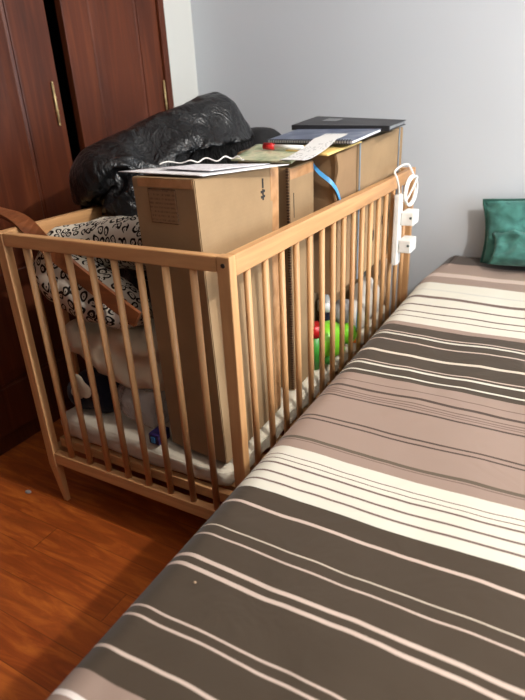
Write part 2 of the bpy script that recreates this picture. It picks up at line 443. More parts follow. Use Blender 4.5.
# ------------------------------------------------------------------ cot
Wc, L, H = .66, 1.262, .804
cot = thing('baby_cot', 'beech wood baby cot with round bars, filled with boxes and bags', 'baby cot', (-Wc/2, L/2, 0))
def K(name, bm, m, sm=False):
    for v in bm.verts: v.co.x -= .011*(1-v.co.z/H)*(-v.co.x/Wc)      # the sides splay slightly towards the feet
    for v in bm.verts: v.co -= Vector((-Wc/2, L/2, 0))
    return obj(name, bm, m, cot, sm)
px, py = .029, .023
for (xa, xb) in ((-px, 0), (-Wc, -Wc+px)):
    for (ya, yb) in ((0, py), (L-py, L)):
        b = Bx((xa, ya, .13), (xb, yb, H), .0025)
        ox, oy = (xb, ya) if xa > -.1 else (xa, ya)
        ix = xa if xa > -.1 else xb; iy = yb if ya < .1 else ya; oxx = xb if xa > -.1 else xa; oyy = ya if ya < .1 else yb
        def q(x, y, z, k): return Vector((ix+(x-ix)*k, iy+(y-iy)*k, z))
        cr = [(xa, ya), (xb, ya), (xb, yb), (xa, yb)]
        lo = hexa([q(x, y, 0, .55) for x, y in cr]+[q(x, y, .1302, .98) for x, y in cr], .0015)
        me = bpy.data.meshes.new('t'); lo.to_mesh(me); lo.free(); b.from_mesh(me); bpy.data.meshes.remove(me)
        K('corner_post', b, 'beech_z')
for ya, yb in ((.001, py-.001), (L-py+.001, L-.001)):
    K('end_top_rail', Bx((-Wc+px, ya, .772), (-px-.0015, yb, H-.001), .003), 'beech_x')
    K('end_bottom_rail', Bx((-Wc+px, ya, .143), (-px, yb, .1795), .003), 'beech_x')
    for k in range(8):
        x = -.092-.068*k; ym = (ya+yb)/2
        K('bar', cyl(bmesh.new(), (x, ym, .18), (x, ym, .774), .0078, 16), 'beech_z')
for xa, xb in ((-.0225, -.0005), (-Wc+.0005, -Wc+.0225)):
    K('side_top_rail', Bx((xa, py, .762), (xb, L-py, H), .003), 'beech_y')
    K('side_bottom_rail', Bx((xa, py, .147), (xb, L-py, .1825), .003), 'beech_y')
    for k in range(16):
        y = .078+.0735*k; xm = (xa+xb)/2
        K('bar', cyl(bmesh.new(), (xm, y, .18), (xm, y, .764), .0075, 16), 'beech_z')
for x in (-.0145, -Wc+.0145):
    for yy, s in ((0, -1), (L, 1)):
        b = cyl(bmesh.new(), (x, yy-s*.004, .787), (x, yy+s*.0012, .787), .0045, 16)
        cyl(b, (x, yy, .787), (x, yy+s*.0018, .787), .0022, 6)
        o = K('bolt', b, 'steel'); o['label'] = 'dark round bolt head'
bm = bmesh.new()
box(bm, (-Wc+.03, .030, .186), (-Wc+.05, L-.030, .215), .002); box(bm, (-.05, .030, .186), (-.03, L-.030, .215), .002)
box(bm, (-Wc+.05, .030, .186), (-.05, .048, .215), .002); box(bm, (-Wc+.05, L-.048, .186), (-.05, L-.030, .215), .002)
for k in range(12): box(bm, (-Wc+.05, .07+k*.095, .195), (-.05, .125+k*.095, .207))
K('mattress_base', bm, 'beech_x')

# mattress (quilted, soft edges)
def mattress():
    nx, ny, nz = 44, 80, 8; bm = bmesh.new()
    x0, x1, y0, y1, z0, z1 = -.640, -.064, .032, 1.232, .212, .291
    bmesh.ops.create_cube(bm, size=1)
    bmesh.ops.subdivide_edges(bm, edges=bm.edges, cuts=39, use_grid_fill=True)
    for v in bm.verts:
        p = v.co*2
        sx, sy, sz = (x1-x0)/2, (y1-y0)/2, (z1-z0)/2; r = .032
        q = Vector((p.x*sx, p.y*sy, p.z*sz))
        c = Vector((max(-sx+r, min(sx-r, q.x)), max(-sy+r, min(sy-r, q.y)), max(-sz+r, min(sz-r, q.z))))
        d = q-c
        if d.length > 1e-6: q = c+d.normalized()*r
        w = q+Vector(((x0+x1)/2, (y0+y1)/2, (z0+z1)/2))
        quilt = abs(math.sin((w.x+w.y+w.z)*26))**.4*abs(math.sin((w.x-w.y+w.z*.6)*26))**.4
        nrm = d.normalized() if d.length > 1e-6 else Vector((0, 0, 1))
        w += nrm*(quilt*.006-.004+.004*fbm(w, 6, 3))
        if p.z > -.9 and w.z > .27: w.z -= .02*max(0, 1-((w.x+.16)/.2)**2-((w.y-.2)/.25)**2)
        w.z = min(max(w.z, .2155), .2905); w.y = max(w.y, .0245); w.x = min(w.x, -.0235)
        v.co = w
    return bm
mt = obj('cot_mattress', mattress(), 'mattress', smooth=True)
tag(mt, 'cream quilted mattress lying in the bottom of the cot', 'mattress')

# ------------------------------------------------------------------ cardboard boxes
G = 'cardboard boxes standing in the cot'
def centre(bm_list, base): 
    for b in bm_list:
        for v in b.verts: v.co -= base
def wallq(p0, p1, zlo, zhi, off, th=.0012):
    """thin slab standing on the line p0->p1 (plan), pushed outward"""
    p0 = Vector((*p0, 0)); p1 = Vector((*p1, 0)); d = (p1-p0).normalized(); n_ = Vector((d.y, -d.x, 0))
    bm = bmesh.new(); vs = []
    for q in (off, off+th):
        for p, z in ((p0, zlo), (p1, zlo), (p1, zhi), (p0, zhi)): vs.append(bm.verts.new(p+n_*q+Vector((0, 0, z))))
    for f in ((3, 2, 1, 0), (4, 5, 6, 7), (0, 1, 5, 4), (1, 2, 6, 5), (2, 3, 7, 6), (3, 0, 4, 7)): bm.faces.new([vs[i] for i in f])
    bmesh.ops.recalc_face_normals(bm, faces=bm.faces)
    return bm
# box A : the tall one nearest
zb = .2915
A_nl, A_nr, A_fr, A_fl = (-.255, .05), (-.088, .048), (-.082, .375), (-.25, .375)
At = [(-.262, .062, .931), (-.098, .050, .931), (-.088, .372, .915), (-.255, .374, .917)]
Ab = [(-.250, .062, zb), (-.076, .044, zb), (-.080, .325, zb), (-.25, .33, zb)]
ba = thing('cardboard_box', 'tallest brown cardboard box at the near end of the cot, faded label on its front', 'cardboard box', (-.165, .2, zb), group=G)
base = Vector((-.165, .2, zb))
def part(name, bm, m, root, base, lab=None, sm=False, parent=None):
    for v in bm.verts: v.co -= base
    o = obj(name, bm, m, parent or root, sm)
    if lab: o['label'] = lab
    return o
def facequad(c, u0, u1, v0, v1, off, th=.0008, bev=0):
    """patch on the quad c=(bl,br,tr,tl); u,v in 0..1, pushed along the normal"""
    c = [Vector(p) for p in c]; nrm = (c[1]-c[0]).cross(c[3]-c[0]).normalized()
    def at(u, v): return (c[0]*(1-u)+c[1]*u)*(1-v)+(c[3]*(1-u)+c[2]*u)*v
    bm = bmesh.new(); vs = []
    for q in (off, off+th):
        for u, v in ((u0, v0), (u1, v0), (u1, v1), (u0, v1)): vs.append(bm.verts.new(at(u, v)+nrm*q))
    for f in ((3, 2, 1, 0), (4, 5, 6, 7), (0, 1, 5, 4), (1, 2, 6, 5), (2, 3, 7, 6), (3, 0, 4, 7)): bm.faces.new([vs[i] for i in f])
    bmesh.ops.recalc_face_normals(bm, faces=bm.faces)
    return bm
def inset_box(b4, t4, d):  # shrink of the prism for the body
    return hexa([Vector(p) for p in b4]+[Vector(p) for p in t4], .002)
part('body', inset_box(Ab, At, 0), 'card', ba, base)
front = (Ab[0], Ab[1], At[1], At[0]); side = (Ab[1], Ab[2], At[2], At[1])
part('tape', facequad(front, .10, .97, .972, .998, .0004), 'tape', ba, base, 'shiny brown tape folded over the top edge')
part('tape', facequad(side, .87, .985, .02, .995, .0004), 'tape', ba, base, 'strip of brown tape down the far edge')
part('label_border', facequad(front, .255, .70, .862, .968, .0004), 'card_edge', ba, base, 'dark border of the label')
part('label', facequad(front, .265, .69, .865, .965, .0009), 'label', ba, base, 'faded brown label')
ik = bmesh.new()
def mark(u0, u1, v0, v1):
    b = facequad(side, u0, u1, v0, v1, .0006, .0005); me = bpy.data.meshes.new('t'); b.to_mesh(me); b.free(); ik.from_mesh(me); bpy.data.meshes.remove(me)
mark(.755, .775, .935, .968)
for v0 in (.900, .918): mark(.735, .757, v0, v0+.009); mark(.77, .792, v0+.002, v0+.011); mark(.752, .775, v0-.005, v0+.002)
mark(.757, .773, .893, .932)
part('printed_mark', ik, 'ink', ba, base, 'black printed arrow symbol')

# box B : narrow box behind the gap, cut edge of corrugated flap
Bb = [(-.28, .43, zb), (-.088, .425, zb), (-.09, .570, zb), (-.28, .57, zb)]
Bt = [(-.28, .432, .903), (-.09, .428, .903), (-.09, .572, .906), (-.28, .57, .906)]
bb = thing('cardboard_box', 'narrow cardboard box behind the dark gap, rough corrugated edge showing', 'cardboard box', (-.21, .5, zb), group=G)
base = Vector((-.21, .5, zb))
part('body', hexa([*map(Vector, Bb), *map(Vector, Bt)], .002), 'card', bb, base)
eb = bmesh.new()
for k in range(86):
    z = zb+.006+k*.0071; box(eb, (-.0965, .4225, z), (-.0895, .4275, z+.0036))
part('corrugated_edge', eb, 'card_edge', bb, base, 'dark ribbed cut edge')
sd = (Bb[1], Bb[2], Bt[2], Bt[1])
part('tape', facequad(sd, .02, .98, .955, .996, .0004), 'tape', bb, base, 'brown tape along the top')
for k, (u0, u1, v0, v1) in enumerate(((.10, .22, .80, .90), (.1, .2, .42, .50), (.1, .18, .2, .3))):
    part('printed_line', facequad(sd, u0+.04, u0+.06, v0, v1, .0006, .0004), 'ink', bb, base, 'thin black printed line')

# box C : middle box, nearer the rail
zc = .53
Cb = [(-.34, .598, zc), (-.036, .596, zc), (-.036, .748, zc), (-.34, .748, zc)]
Ct = [(-.34, .598, .921), (-.036, .596, .916), (-.036, .748, .929), (-.34, .748, .930)]
bc = thing('cardboard_box', 'cardboard box in the middle of the row, under the yellow pad', 'cardboard box', (-.25, .67, zc), group=G)
base = Vector((-.25, .67, zc))
part('body', hexa([*map(Vector, Cb), *map(Vector, Ct)], .002), 'card3', bc, base)
fl = ribbon(bmesh.new(), smooth_path([(-.036, .5925, .918), (-.031, .5925, .88), (-.040, .5925, .83), (-.033, .5925, .77), (-.036, .5925, .6)], 5), .004, .006, (0, 1, 0))
part('flap_edge', fl, 'card3', bc, base, 'wavy torn flap edge')

# box D : far box, bound with grey straps
Db = [(-.34, .756, zc), (-.034, .754, zc), (-.034, 1.19, zc), (-.34, 1.19, zc)]
Dt = [(-.34, .756, .930), (-.034, .754, .930), (-.034, 1.19, .943), (-.34, 1.19, .943)]
bd = thing('cardboard_box', 'far cardboard box at the wall end of the cot, under the notebooks', 'cardboard box', (-.25, .97, zc), group=G)
base = Vector((-.25, .97, zc))
part('body', hexa([*map(Vector, Db), *map(Vector, Dt)], .002), 'card', bd, base)
for y in (.765, 1.145):
    o = part('strap', Bx((-.0335, y-.004, zc), (-.0315, y+.004, .932 if y < 1 else .944)), 'greyband', bd, base, 'narrow grey-blue packing strap')
sdD = (Db[1], Db[2], Dt[2], Dt[1])
for (u0, u1, v0, v1) in ((.12, .17, .33, .40), (.32, .37, .22, .30), (.55, .6, .30, .37)):
    part('printed_square', facequad(sdD, u0, u1, v0, v1, .0006, .0004), 'ink', bd, base, 'black printed square')

# box E : low box carrying C and D
be = thing('cardboard_box', 'low cardboard box lying beneath the far boxes, behind the toys', 'cardboard box', (-.3, .9, zb), group=G)
base = Vector((-.3, .9, zb))
part('body', hexa([Vector(p) for p in ((-.34, .60, zb), (-.16, .60, zb), (-.16, 1.19, zb), (-.34, 1.19, zb), (-.34, .60, .528), (-.16, .60, .528), (-.16, 1.19, .528), (-.34, 1.19, .528))], .002), 'card2', be, base)
part('tape', Bx((-.1602, .86, zb+.01), (-.1592, .91, .526)), 'tape', be, base, 'brown tape across the side')

# blue strap looping out of the gap
sb = ribbon(bmesh.new(), smooth_path([(-.100, .585, .895), (-.082, .583, .876), (-.062, .582, .862), (-.044, .584, .848), (-.0325, .592, .828), (-.0300, .61, .800), (-.0300, .632, .765), (-.030, .66, .70)], 6), .014, .0012, (-.15, .55, .9))
tag(obj('packing_strap', sb, 'bluep'), 'bright blue plastic packing strap curling out between two boxes', 'strap')

# ------------------------------------------------------------------ papers and books on the boxes
def sheet(name, c4, th, m, label, cat, group=None, nx=14, ny=14, wav=.0015, seed=1, sag=None):
    """thin sheet spanning four 3D corners nl,nr,fr,fl"""
    c = [Vector(p) for p in c4]; bm = bmesh.new(); top = []; bot = []
    nrm = (c[1]-c[0]).cross(c[3]-c[0]).normalized()
    for j in range(ny+1):
        rt, rb = [], []
        for i in range(nx+1):
            u, v = i/nx, j/ny
            p = (c[0]*(1-u)+c[1]*u)*(1-v)+(c[3]*(1-u)+c[2]*u)*v
            p = p+Vector((0, 0, wav*fbm(p, 9, seed)+(sag(u, v) if sag else 0)))
            rt.append(bm.verts.new(p+nrm*th)); rb.append(bm.verts.new(p))
        top.append(rt); bot.append(rb)
    for j in range(ny):
        for i in range(nx):
            bm.faces.new((top[j][i], top[j][i+1], top[j+1][i+1], top[j+1][i])).smooth = True
            bm.faces.new((bot[j][i], bot[j+1][i], bot[j+1][i+1], bot[j][i+1]))
    for i in range(nx):
        bm.faces.new((bot[0][i], bot[0][i+1], top[0][i+1], top[0][i])); bm.faces.new((top[ny][i], top[ny][i+1], bot[ny][i+1], bot[ny][i]))
    for j in range(ny):
        bm.faces.new((top[j][0], top[j+1][0], bot[j+1][0], bot[j][0])); bm.faces.new((bot[j][nx], bot[j+1][nx], top[j+1][nx], top[j][nx]))
    bmesh.ops.recalc_face_normals(bm, faces=bm.faces)
    o = obj(name, bm, m)
    if label: tag(o, label, cat, group)
    return o
sheet('paper_sheet', [(-.312, .080, .937), (-.090, .068, .9345), (-.050, .350, .9215), (-.262, .265, .928)], .0012, 'paper',
      'white paper sheet overhanging the near edge of the tallest box', 'paper', seed=2, wav=.001)
sheet('paper_sheet', [(-.240, .125, .9395), (-.105, .115, .9375), (-.090, .335, .9255), (-.235, .255, .9315)], .0008, 'print',
      'smaller printed sheet with faint pinkish text lying on the white sheet', 'paper', seed=5, wav=.001)
st = smooth_path([(-.262, .155, .9400), (-.235, .19, .9415), (-.205, .20, .9405), (-.195, .225, .9425), (-.165, .235, .9415), (-.155, .262, .9435), (-.135, .268, .9420), (-.115, .262, .9405)], 8)
st = [p+Vector((0, 0, .0035+.003*math.sin(i*.55))) for i, p in enumerate(st)]
tag(obj('string', tube(bmesh.new(), st, .0016, 6), 'string', smooth=True), 'thin white wavy string lying across the papers', 'string')
sheet('booklet', [(-.262, .440, .918), (-.085, .432, .9135), (-.118, .640, .9335), (-.300, .640, .935)], .004, 'green_cover',
      'pale green and cream booklet lying on the narrow box', 'booklet', seed=7, wav=.001)
sheet('yellow_pad', [(-.160, .550, .9300), (-.0405, .548, .9185), (-.012, .720, .9360), (-.140, .720, .937)], .0035, 'yellow',
      'yellow paper pad on the middle box, partly under the blue notebook', 'paper pad', seed=9, wav=.0005)
# spiral notebook
nb = thing('spiral_notebook', 'blue-grey spiral notebook on the far boxes, white page edges showing', 'notebook', (-.12, .8, .945))
base = Vector((-.12, .8, .945))
c0, c1, c2, c3 = Vector((-.262, .635, .9425)), Vector((-.002, .625, .9405)), Vector((-.004, .86, .9525)), Vector((-.278, .87, .9545))
def slab(cs, z0, z1, m, nm, ins=0, lab=None):
    ctr = sum(cs, Vector())/4
    cc = [ctr+(c-ctr)*(1-ins) for c in cs]
    b = hexa([c+Vector((0, 0, z0)) for c in cc]+[c+Vector((0, 0, z1)) for c in cc], .0004)
    return part(nm, b, m, nb, base, lab)
slab((c0, c1, c2, c3), 0, .0008, 'black_cover', 'back_cover'); slab((c0, c1, c2, c3), .001, .0072, 'paper', 'pages', .012); slab((c0, c1, c2, c3), .0074, .0084, 'blue_cover', 'front_cover')
sp = bmesh.new()
for k in range(34):
    t = (k+.7)/35; c = c0.lerp(c1, t)+Vector((0, .004, .0042))
    ring = [c+Vector((0, .0075*math.cos(a), .0062*math.sin(a))) for a in [2*PI*i/10 for i in range(10)]]
    tube(sp, ring, .0012, 5, closed=True, up=Vector((1, 0, 0)))
part('spiral_binding', sp, 'wire', nb, base, 'dark wire spiral', True)
# white strip across
rc = smooth_path([(-.083, .430, .9225), (-.082, .47, .9235), (-.080, .53, .932), (-.080, .585, .943), (-.082, .63, .9525), (-.086, .68, .9545), (-.092, .735, .9575)], 6)
b = ribbon(bmesh.new(), rc, .070, .0010, (1, -.1, 0)); tag(obj('paper_strip', b, 'receipt'), 'crumpled white printed paper strip draped over the notebook and pad', 'paper')
# marker pen
mk = thing('marker_pen', 'white pen with a red cap lying beside the notebook', 'pen', (-.2, .56, .9385))
base = Vector((-.2, .56, .9385))
part('barrel', cyl(bmesh.new(), (-.198, .556, .9405), (-.115, .560, .9375), .0062, 14), 'white_plastic', mk, base, 'white barrel')
b = cyl(bmesh.new(), (-.228, .555, .9415), (-.196, .556, .9405), .0078, 14); box(b, (-.224, .548, .949), (-.200, .551, .951))
part('cap', b, 'red', mk, base, 'red cap')
# black folder
fo = thing('black_folder', 'black hardcover folder with a grey label, topmost on the far box', 'folder', (-.15, 1.0, .96))
base = Vector((-.15, 1.0, .96))
f0, f1, f2, f3 = Vector((-.297, .865, .9610)), Vector((.016, .875, .9530)), Vector((.000, 1.10, .9560)), Vector((-.318, 1.11, .9740))
def fslab(cs, z0, z1, m, nm, ins=0, lab=None):
    ctr = sum(cs, Vector())/4; cc = [ctr+(c-ctr)*(1-ins) for c in cs]
    return part(nm, hexa([c+Vector((0, 0, z0)) for c in cc]+[c+Vector((0, 0, z1)) for c in cc], .0008), m, fo, base, lab)
fslab((f0, f1, f2, f3), 0, .002, 'black_cover', 'back_cover'); fslab((f0, f1, f2, f3), .0022, .0120, 'grey_label', 'pages', .025, 'greyish page block')
fslab((f0, f1, f2, f3), .0122, .0145, 'black_cover', 'front_cover')
part('spine', hexa([f0+Vector((0, -.003, 0)), f1+Vector((0, -.003, 0)), f1+Vector((0, .002, 0)), f0+Vector((0, .002, 0)), f0+Vector((0, -.003, .0145)), f1+Vector((0, -.003, .0145)), f1+Vector((0, .002, .0145)), f0+Vector((0, .002, .0145))], .001), 'black_cover', fo, base)
def fq(u, v): return (f0*(1-u)+f1*u)*(1-v)+(f3*(1-u)+f2*u)*v+Vector((0, 0, .0147))
bm = bmesh.new(); q = [fq(.2, .45), fq(.36, .45), fq(.36, .78), fq(.2, .78)]
b = hexa(q+[p+Vector((0, 0, .0008)) for p in q]); part('cover_label', b, 'grey_label', fo, base, 'grey rectangular label'); bm.free()

# ------------------------------------------------------------------ bags
rail = ((-.673, -.1, -.1), (-.628, 1.5, .8055))
bl = [((-.640+.108*t, .40+.40*t, .886+.102*t), (.066+.004*t, .085, .086-.002*t), .4) for t in [k/7 for k in range(8)]]
bl += [((-.515, .83, .92), (.065, .085, .095), 0), ((-.52, .60, .74), (.10, .30, .16), 0), ((-.53, .62, .50), (.085, .27, .185), 0, .8), ((-.46, .70, .855), (.075, .2, .075), 0),
       ((-.57, .44, .83), (.09, .13, .085), .2)]
def settle_cloth(body_blobs, solids, grow=.16, voxel=.013, frames=26, seed=3):
    """a film skin larger than what it wraps settles under gravity over its contents"""
    def mk(nm, bm):
        me = bpy.data.meshes.new(nm); bm.to_mesh(me); bm.free(); o = bpy.data.objects.new(nm, me); C.objects.link(o); return o
    core = mk('tmp_core', lumps(body_blobs, .02, 0, 5, 0, 7, seed, smooth=6))
    sb = bmesh.new()
    for a, c in solids: box(sb, a, c)
    sol = mk('tmp_solid', sb)
    skin_bm = lumps(body_blobs, voxel, 0, 5, 0, 7, seed, smooth=6); skin_bm.normal_update()
    for v, n_ in [(v, v.normal.copy()) for v in skin_bm.verts]: v.co += n_*(.014+.006*fbm(v.co, 9, seed))
    bmesh.ops.triangulate(skin_bm, faces=skin_bm.faces)
    skin = mk('tmp_skin', skin_bm)
    for o in (core, sol):
        md = o.modifiers.new('c', 'COLLISION'); o.collision.thickness_outer = .006; o.collision.cloth_friction = 20
    cm = skin.modifiers.new('cl', 'CLOTH'); st = cm.settings
    st.quality = 7; st.mass = .12; st.tension_stiffness = 25; st.compression_stiffness = 25; st.shear_stiffness = 12; st.bending_stiffness = .25
    st.tension_damping = 12; st.compression_damping = 12; st.shear_damping = 12; st.bending_damping = 1; st.air_damping = 3
    st.shrink_min = -grow; st.shrink_max = -grow
    cm.collision_settings.distance_min = .006; cm.collision_settings.collision_quality = 3
    cm.point_cache.frame_start = 1; cm.point_cache.frame_end = frames
    S.frame_start = 1; S.frame_end = frames
    for f in range(1, frames+1): S.frame_set(f)
    dg = bpy.context.evaluated_depsgraph_get()
    me = bpy.data.meshes.new_from_object(skin.evaluated_get(dg)); out = bmesh.new(); out.from_mesh(me); bpy.data.meshes.remove(me)
    for o in (skin, core, sol):
        d = o.data; bpy.data.objects.remove(o); bpy.data.meshes.remove(d)
    S.frame_set(1)
    return out
b = settle_cloth(bl, [((-.683, .0, .7), (-.618, 1.3, .800))], grow=.24)
for v in b.verts: v.co.z = max(v.co.z, .2945)
for v in b.verts:
    if -.68 < v.co.x < -.62 and v.co.z < .8052 and v.co.z > .79: v.co.z = .8055
    if v.co.z < .79 and v.co.x > -.655: v.co.x = max(v.co.x, -.633)
    if v.co.z < .8052 and v.co.x <= -.655: v.co.x = min(v.co.x, -.668)
    if v.co.x > -.472 and v.co.z < .935: v.co.x = -.472
tag(obj('rubbish_bag', b, 'bag', smooth=True), 'large black plastic rubbish bag bulging over the left side of the cot', 'plastic bag')
b = lumps([((-.545, 1.08, .80), (.105, .11, .160), 0, .7), ((-.545, 1.08, .48), (.07, .13, .20), 0, .7)], .012, .004, 8, 0, 6, 2, smooth=1)
for v in b.verts:
    v.co.x = max(v.co.x, -.633)
    if v.co.x > -.463 and v.co.z < .945: v.co.x = -.463
tag(obj('black_backpack', b, 'black_fabric', smooth=True), 'black rounded fabric bag top behind the rubbish bag, against the back wall', 'bag')

# ------------------------------------------------------------------ printed nursing pillow : a horseshoe tube
path = smooth_path([(-.325, .140, .590), (-.40, .115, .618), (-.49, .100, .652), (-.578, .098, .688), (-.583, .145, .728), (-.52, .175, .746), (-.44, .19, .752), (-.36, .195, .754), (-.30, .195, .750)], 8)
pb = tube(bmesh.new(), path, .062, 28, rf=lambda t: (math.sin(min(1, max(0, t*5))*PI/2)**.6*math.sin(min(1, max(0, (1-t)*6))*PI/2)**.6+.02)*(1+.07*math.sin(t*9)))
uvl = pb.loops.layers.uv.new('UVMap'); pb.verts.ensure_lookup_table(); pb.verts.index_update()
for f in pb.faces:
    js = [l.vert.index % 28 for l in f.loops]; wrap = max(js)-min(js) > 14
    for l, jj in zip(f.loops, js):
        if wrap and jj == 0: jj = 28
        l[uvl].uv = (l.vert.index//28*.0125, jj/28*.36)
bmesh.ops.subdivide_edges(pb, edges=pb.edges, cuts=1)
pb.normal_update()
for v, n_ in [(v, v.normal.copy()) for v in pb.verts]:
    v.co += n_*(.010*fbm(v.co, 9, 11)+.006*(ridge(v.co, 13, 4)-.5))
    v.co.y = max(v.co.y, .027); v.co.x = max(v.co.x, -.633)
    if v.co.x > -.268: v.co.x = -.268
pl = obj('nursing_pillow', pb, 'leopard', smooth=True)
tag(pl, 'curved cream pillow with black ring and heart print, at the near end of the cot', 'pillow')

# wooden plank leaning across the near end
def plank():
    a, b_ = Vector((-.845, .165, .822)), Vector((-.300, .040, .650))
    d = (b_-a).normalized(); bm = bmesh.new()
    side = Vector((0, 1, 0)); side = (side-d*side.dot(d)).normalized(); n_ = d.cross(side)
    return bm, a, b_, d, side, n_
# it lies on the left rail, slopes down inside the cot just behind the near bars
bm = bmesh.new()
pts = smooth_path([(-.93, .110, .856), (-.80, .092, .838), (-.655, .075, .8190), (-.54, .052, .764), (-.44, .044, .708), (-.335, .043, .650), (-.285, .043, .623)], 6)
rings = []
for i, p in enumerate(pts):
    t = i/(len(pts)-1); d = (pts[min(i+1, len(pts)-1)]-pts[max(i-1, 0)]).normalized()
    w = .019; th = .005
    s_ = Vector((0, 1, .0)).lerp(Vector((0, .12, 1)), min(1, max(0, (t-.25)/.35))); s_ = (s_-d*s_.dot(d)).normalized(); n_ = d.cross(s_)
    rings.append([bm.verts.new(p+s_*a*w+n_*b_*th) for a, b_ in ((-1, -1), (1, -1), (1, 1), (-1, 1))])
for A_, B_ in zip(rings, rings[1:]):
    for j in range(4): bm.faces.new((A_[j], B_[j], B_[(j+1) % 4], A_[(j+1) % 4]))
bm.faces.new(rings[0]); bm.faces.new(rings[-1][::-1]); bmesh.ops.recalc_face_normals(bm, faces=bm.faces)
for v in bm.verts: v.co.y = max(v.co.y, .0245)
tag(obj('wooden_strip', bm, 'plank'), 'long dark brown wooden strip sloping over the left rail into the cot', 'wooden strip')

# ------------------------------------------------------------------ soft things under the pillow
b = lumps([((-.43, .145, .475), (.165, .075, .075), .1), ((-.40, .14, .44), (.145, .07, .05), -.1), ((-.56, .13, .50), (.06, .06, .055), 0), ((-.38, .14, .52), (.11, .07, .045), 0)], .009, .010, 10, .010, 9, 7,
          clip=[(1, -1, .046), (0, 1, -.264), (2, -1, .408)])
tag(obj('cream_garment', b, 'cream', smooth=True), 'crumpled cream cotton garment under the printed pillow', 'clothing')
b = lumps([((-.520, .034, .415), (.026, .010, .03)), ((-.50, .034, .395), (.024, .010, .024)), ((-.525, .034, .385), (.022, .010, .022))], .005, .004, 20, .003, 20, 5, clip=[(1, -1, .027), (1, 1, .043)])
tag(obj('lace_cloth', b, 'cream', smooth=True), 'small white frilled cloth hanging at the left under the cream garment', 'cloth')
b = lumps([((-.575, .12, .345), (.052, .07, .055)), ((-.52, .13, .345), (.055, .07, .057))], .009, .006, 12, .005, 10, 3, clip=[(2, -1, .2925), (1, -1, .046), (0, -1, -.622), (2, 1, .402), (0, 1, -.462)])
tag(obj('navy_bundle', b, 'navy', smooth=True), 'dark navy cloth bundle on the left corner of the mattress', 'cloth')
b = lumps([((-.37, .12, .355), (.085, .065, .062), .1), ((-.35, .125, .325), (.06, .06, .035))], .008, .007, 14, .006, 14, 8, clip=[(2, -1, .2925), (1, -1, .03), (0, 1, -.312), (2, 1, .402), (0, -1, -.455)])
tag(obj('plastic_packet', b, 'clear', smooth=True), 'shiny clear plastic packet on the mattress below the cream garment', 'plastic packet')
b = Bx((-.300, .034, .292), (-.268, .08, .322), .004); pk = obj('purple_packet', b, 'purple')
tag(pk, 'small dark purple packet on the mattress beside the tallest box', 'packet')
b = Bx((-.292, .0325, .298), (-.280, .0338, .314)); o = obj('printed_panel', b, 'bluep', pk); o['label'] = 'light blue printed panel'

# ------------------------------------------------------------------ toys by the side bars
zt = .2915
def ball(c, r, sc=(1, 1, 1), sub=3):
    bm = bmesh.new(); bmesh.ops.create_icosphere(bm, subdivisions=sub, radius=r)
    for v in bm.verts: v.co = Vector((v.co.x*sc[0], v.co.y*sc[1], v.co.z*sc[2]))+Vector(c)
    for f in bm.faces: f.smooth = True
    return bm
tt = thing('toy_turtle', 'round lime green plastic toy on the mattress behind the bars', 'toy', (-.09, .66, zt))
base = Vector((-.09, .66, zt))
part('body', ball((-.088, .665, .352), .062, (.85, 1.15, 1)), 'green', tt, base)
part('head', ball((-.055, .755, .345), .036, (.8, 1.0, 1.0)), 'green', tt, base)
part('eye', ball((-.026, .762, .358), .008), 'hole', tt, base)
for y in (.62, .71): part('foot', ball((-.065, y, .308), .018, (1, 1, .9)), 'green2', tt, base)
b = cyl(bmesh.new(), (-.095, .60, .405), (-.095, .60, .44), .026, 20, .022)
c_ = thing('toy_cup', 'red toy cup beside the lime green toy', 'toy', (-.1, .59, zt)); base = Vector((-.1, .59, zt))
part('body', cyl(bmesh.new(), (-.098, .585, zt), (-.098, .585, .40), .020, 20, .024), 'green2', c_, base, 'green body')
part('lid', cyl(bmesh.new(), (-.098, .585, .40), (-.098, .585, .436), .027, 20, .024), 'red', c_, base, 'red lid'); b.free()
bt = thing('feeding_bottle', 'small white and dark blue bottle above the lime green toy', 'bottle', (-.125, .70, zt)); base = Vector((-.125, .70, zt))
part('body', cyl(bmesh.new(), (-.130, .745, zt), (-.130, .745, .42), .024, 20), 'navy', bt, base, 'dark blue body')
b = cyl(bmesh.new(), (-.130, .745, .42), (-.130, .745, .452), .026, 20); cyl(b, (-.130, .745, .452), (-.130, .745, .475), .016, 16, .008)
part('cap', b, 'white_plastic', bt, base, 'white cap')
tag(obj('orange_block', Bx((-.075, .80, zt), (-.04, .84, .325), .004), 'orange'), 'small orange toy block behind the lime green toy', 'toy')
b = lumps([((-.09, .92, .345), (.05, .08, .055)), ((-.085, 1.01, .375), (.05, .07, .085))], .009, .006, 12, .005, 12, 9, clip=[(2, -1, .2925), (1, 1, 1.085), (0, 1, -.027), (0, -1, -.156)])
tag(obj('white_cloth_bundle', b, 'whitec', smooth=True), 'crumpled off-white cloth on the mattress at the far end of the cot', 'cloth')
b = lumps([((-.09, 1.145, .37), (.05, .05, .08)), ((-.09, 1.15, .44), (.045, .05, .06))], .009, .006, 12, .005, 12, 5, clip=[(2, -1, .2925), (1, -1, 1.09), (0, 1, -.027), (0, -1, -.156), (2, 1, .526)])
tag(obj('beige_cloth_bundle', b, 'plush', smooth=True), 'crumpled beige cloth heaped below the far box', 'cloth')
b = lumps([((-.093, .80, .40), (.035, .05, .045))], .008, .004, 12, .004, 12, 12, clip=[(0, 1, -.03)])
for v in b.verts: v.co.z = max(v.co.z, .326)
b2 = ribbon(bmesh.new(), smooth_path([(-.028, .775, .53), (-.027, .77, .47), (-.028, .762, .40), (-.030, .77, .35), (-.034, .785, .30)], 5), .010, .0012, (0, 1, 0))
tag(obj('blue_strap', b2, 'bluep'), 'thin blue strap hanging behind the side bars below the far box', 'strap')
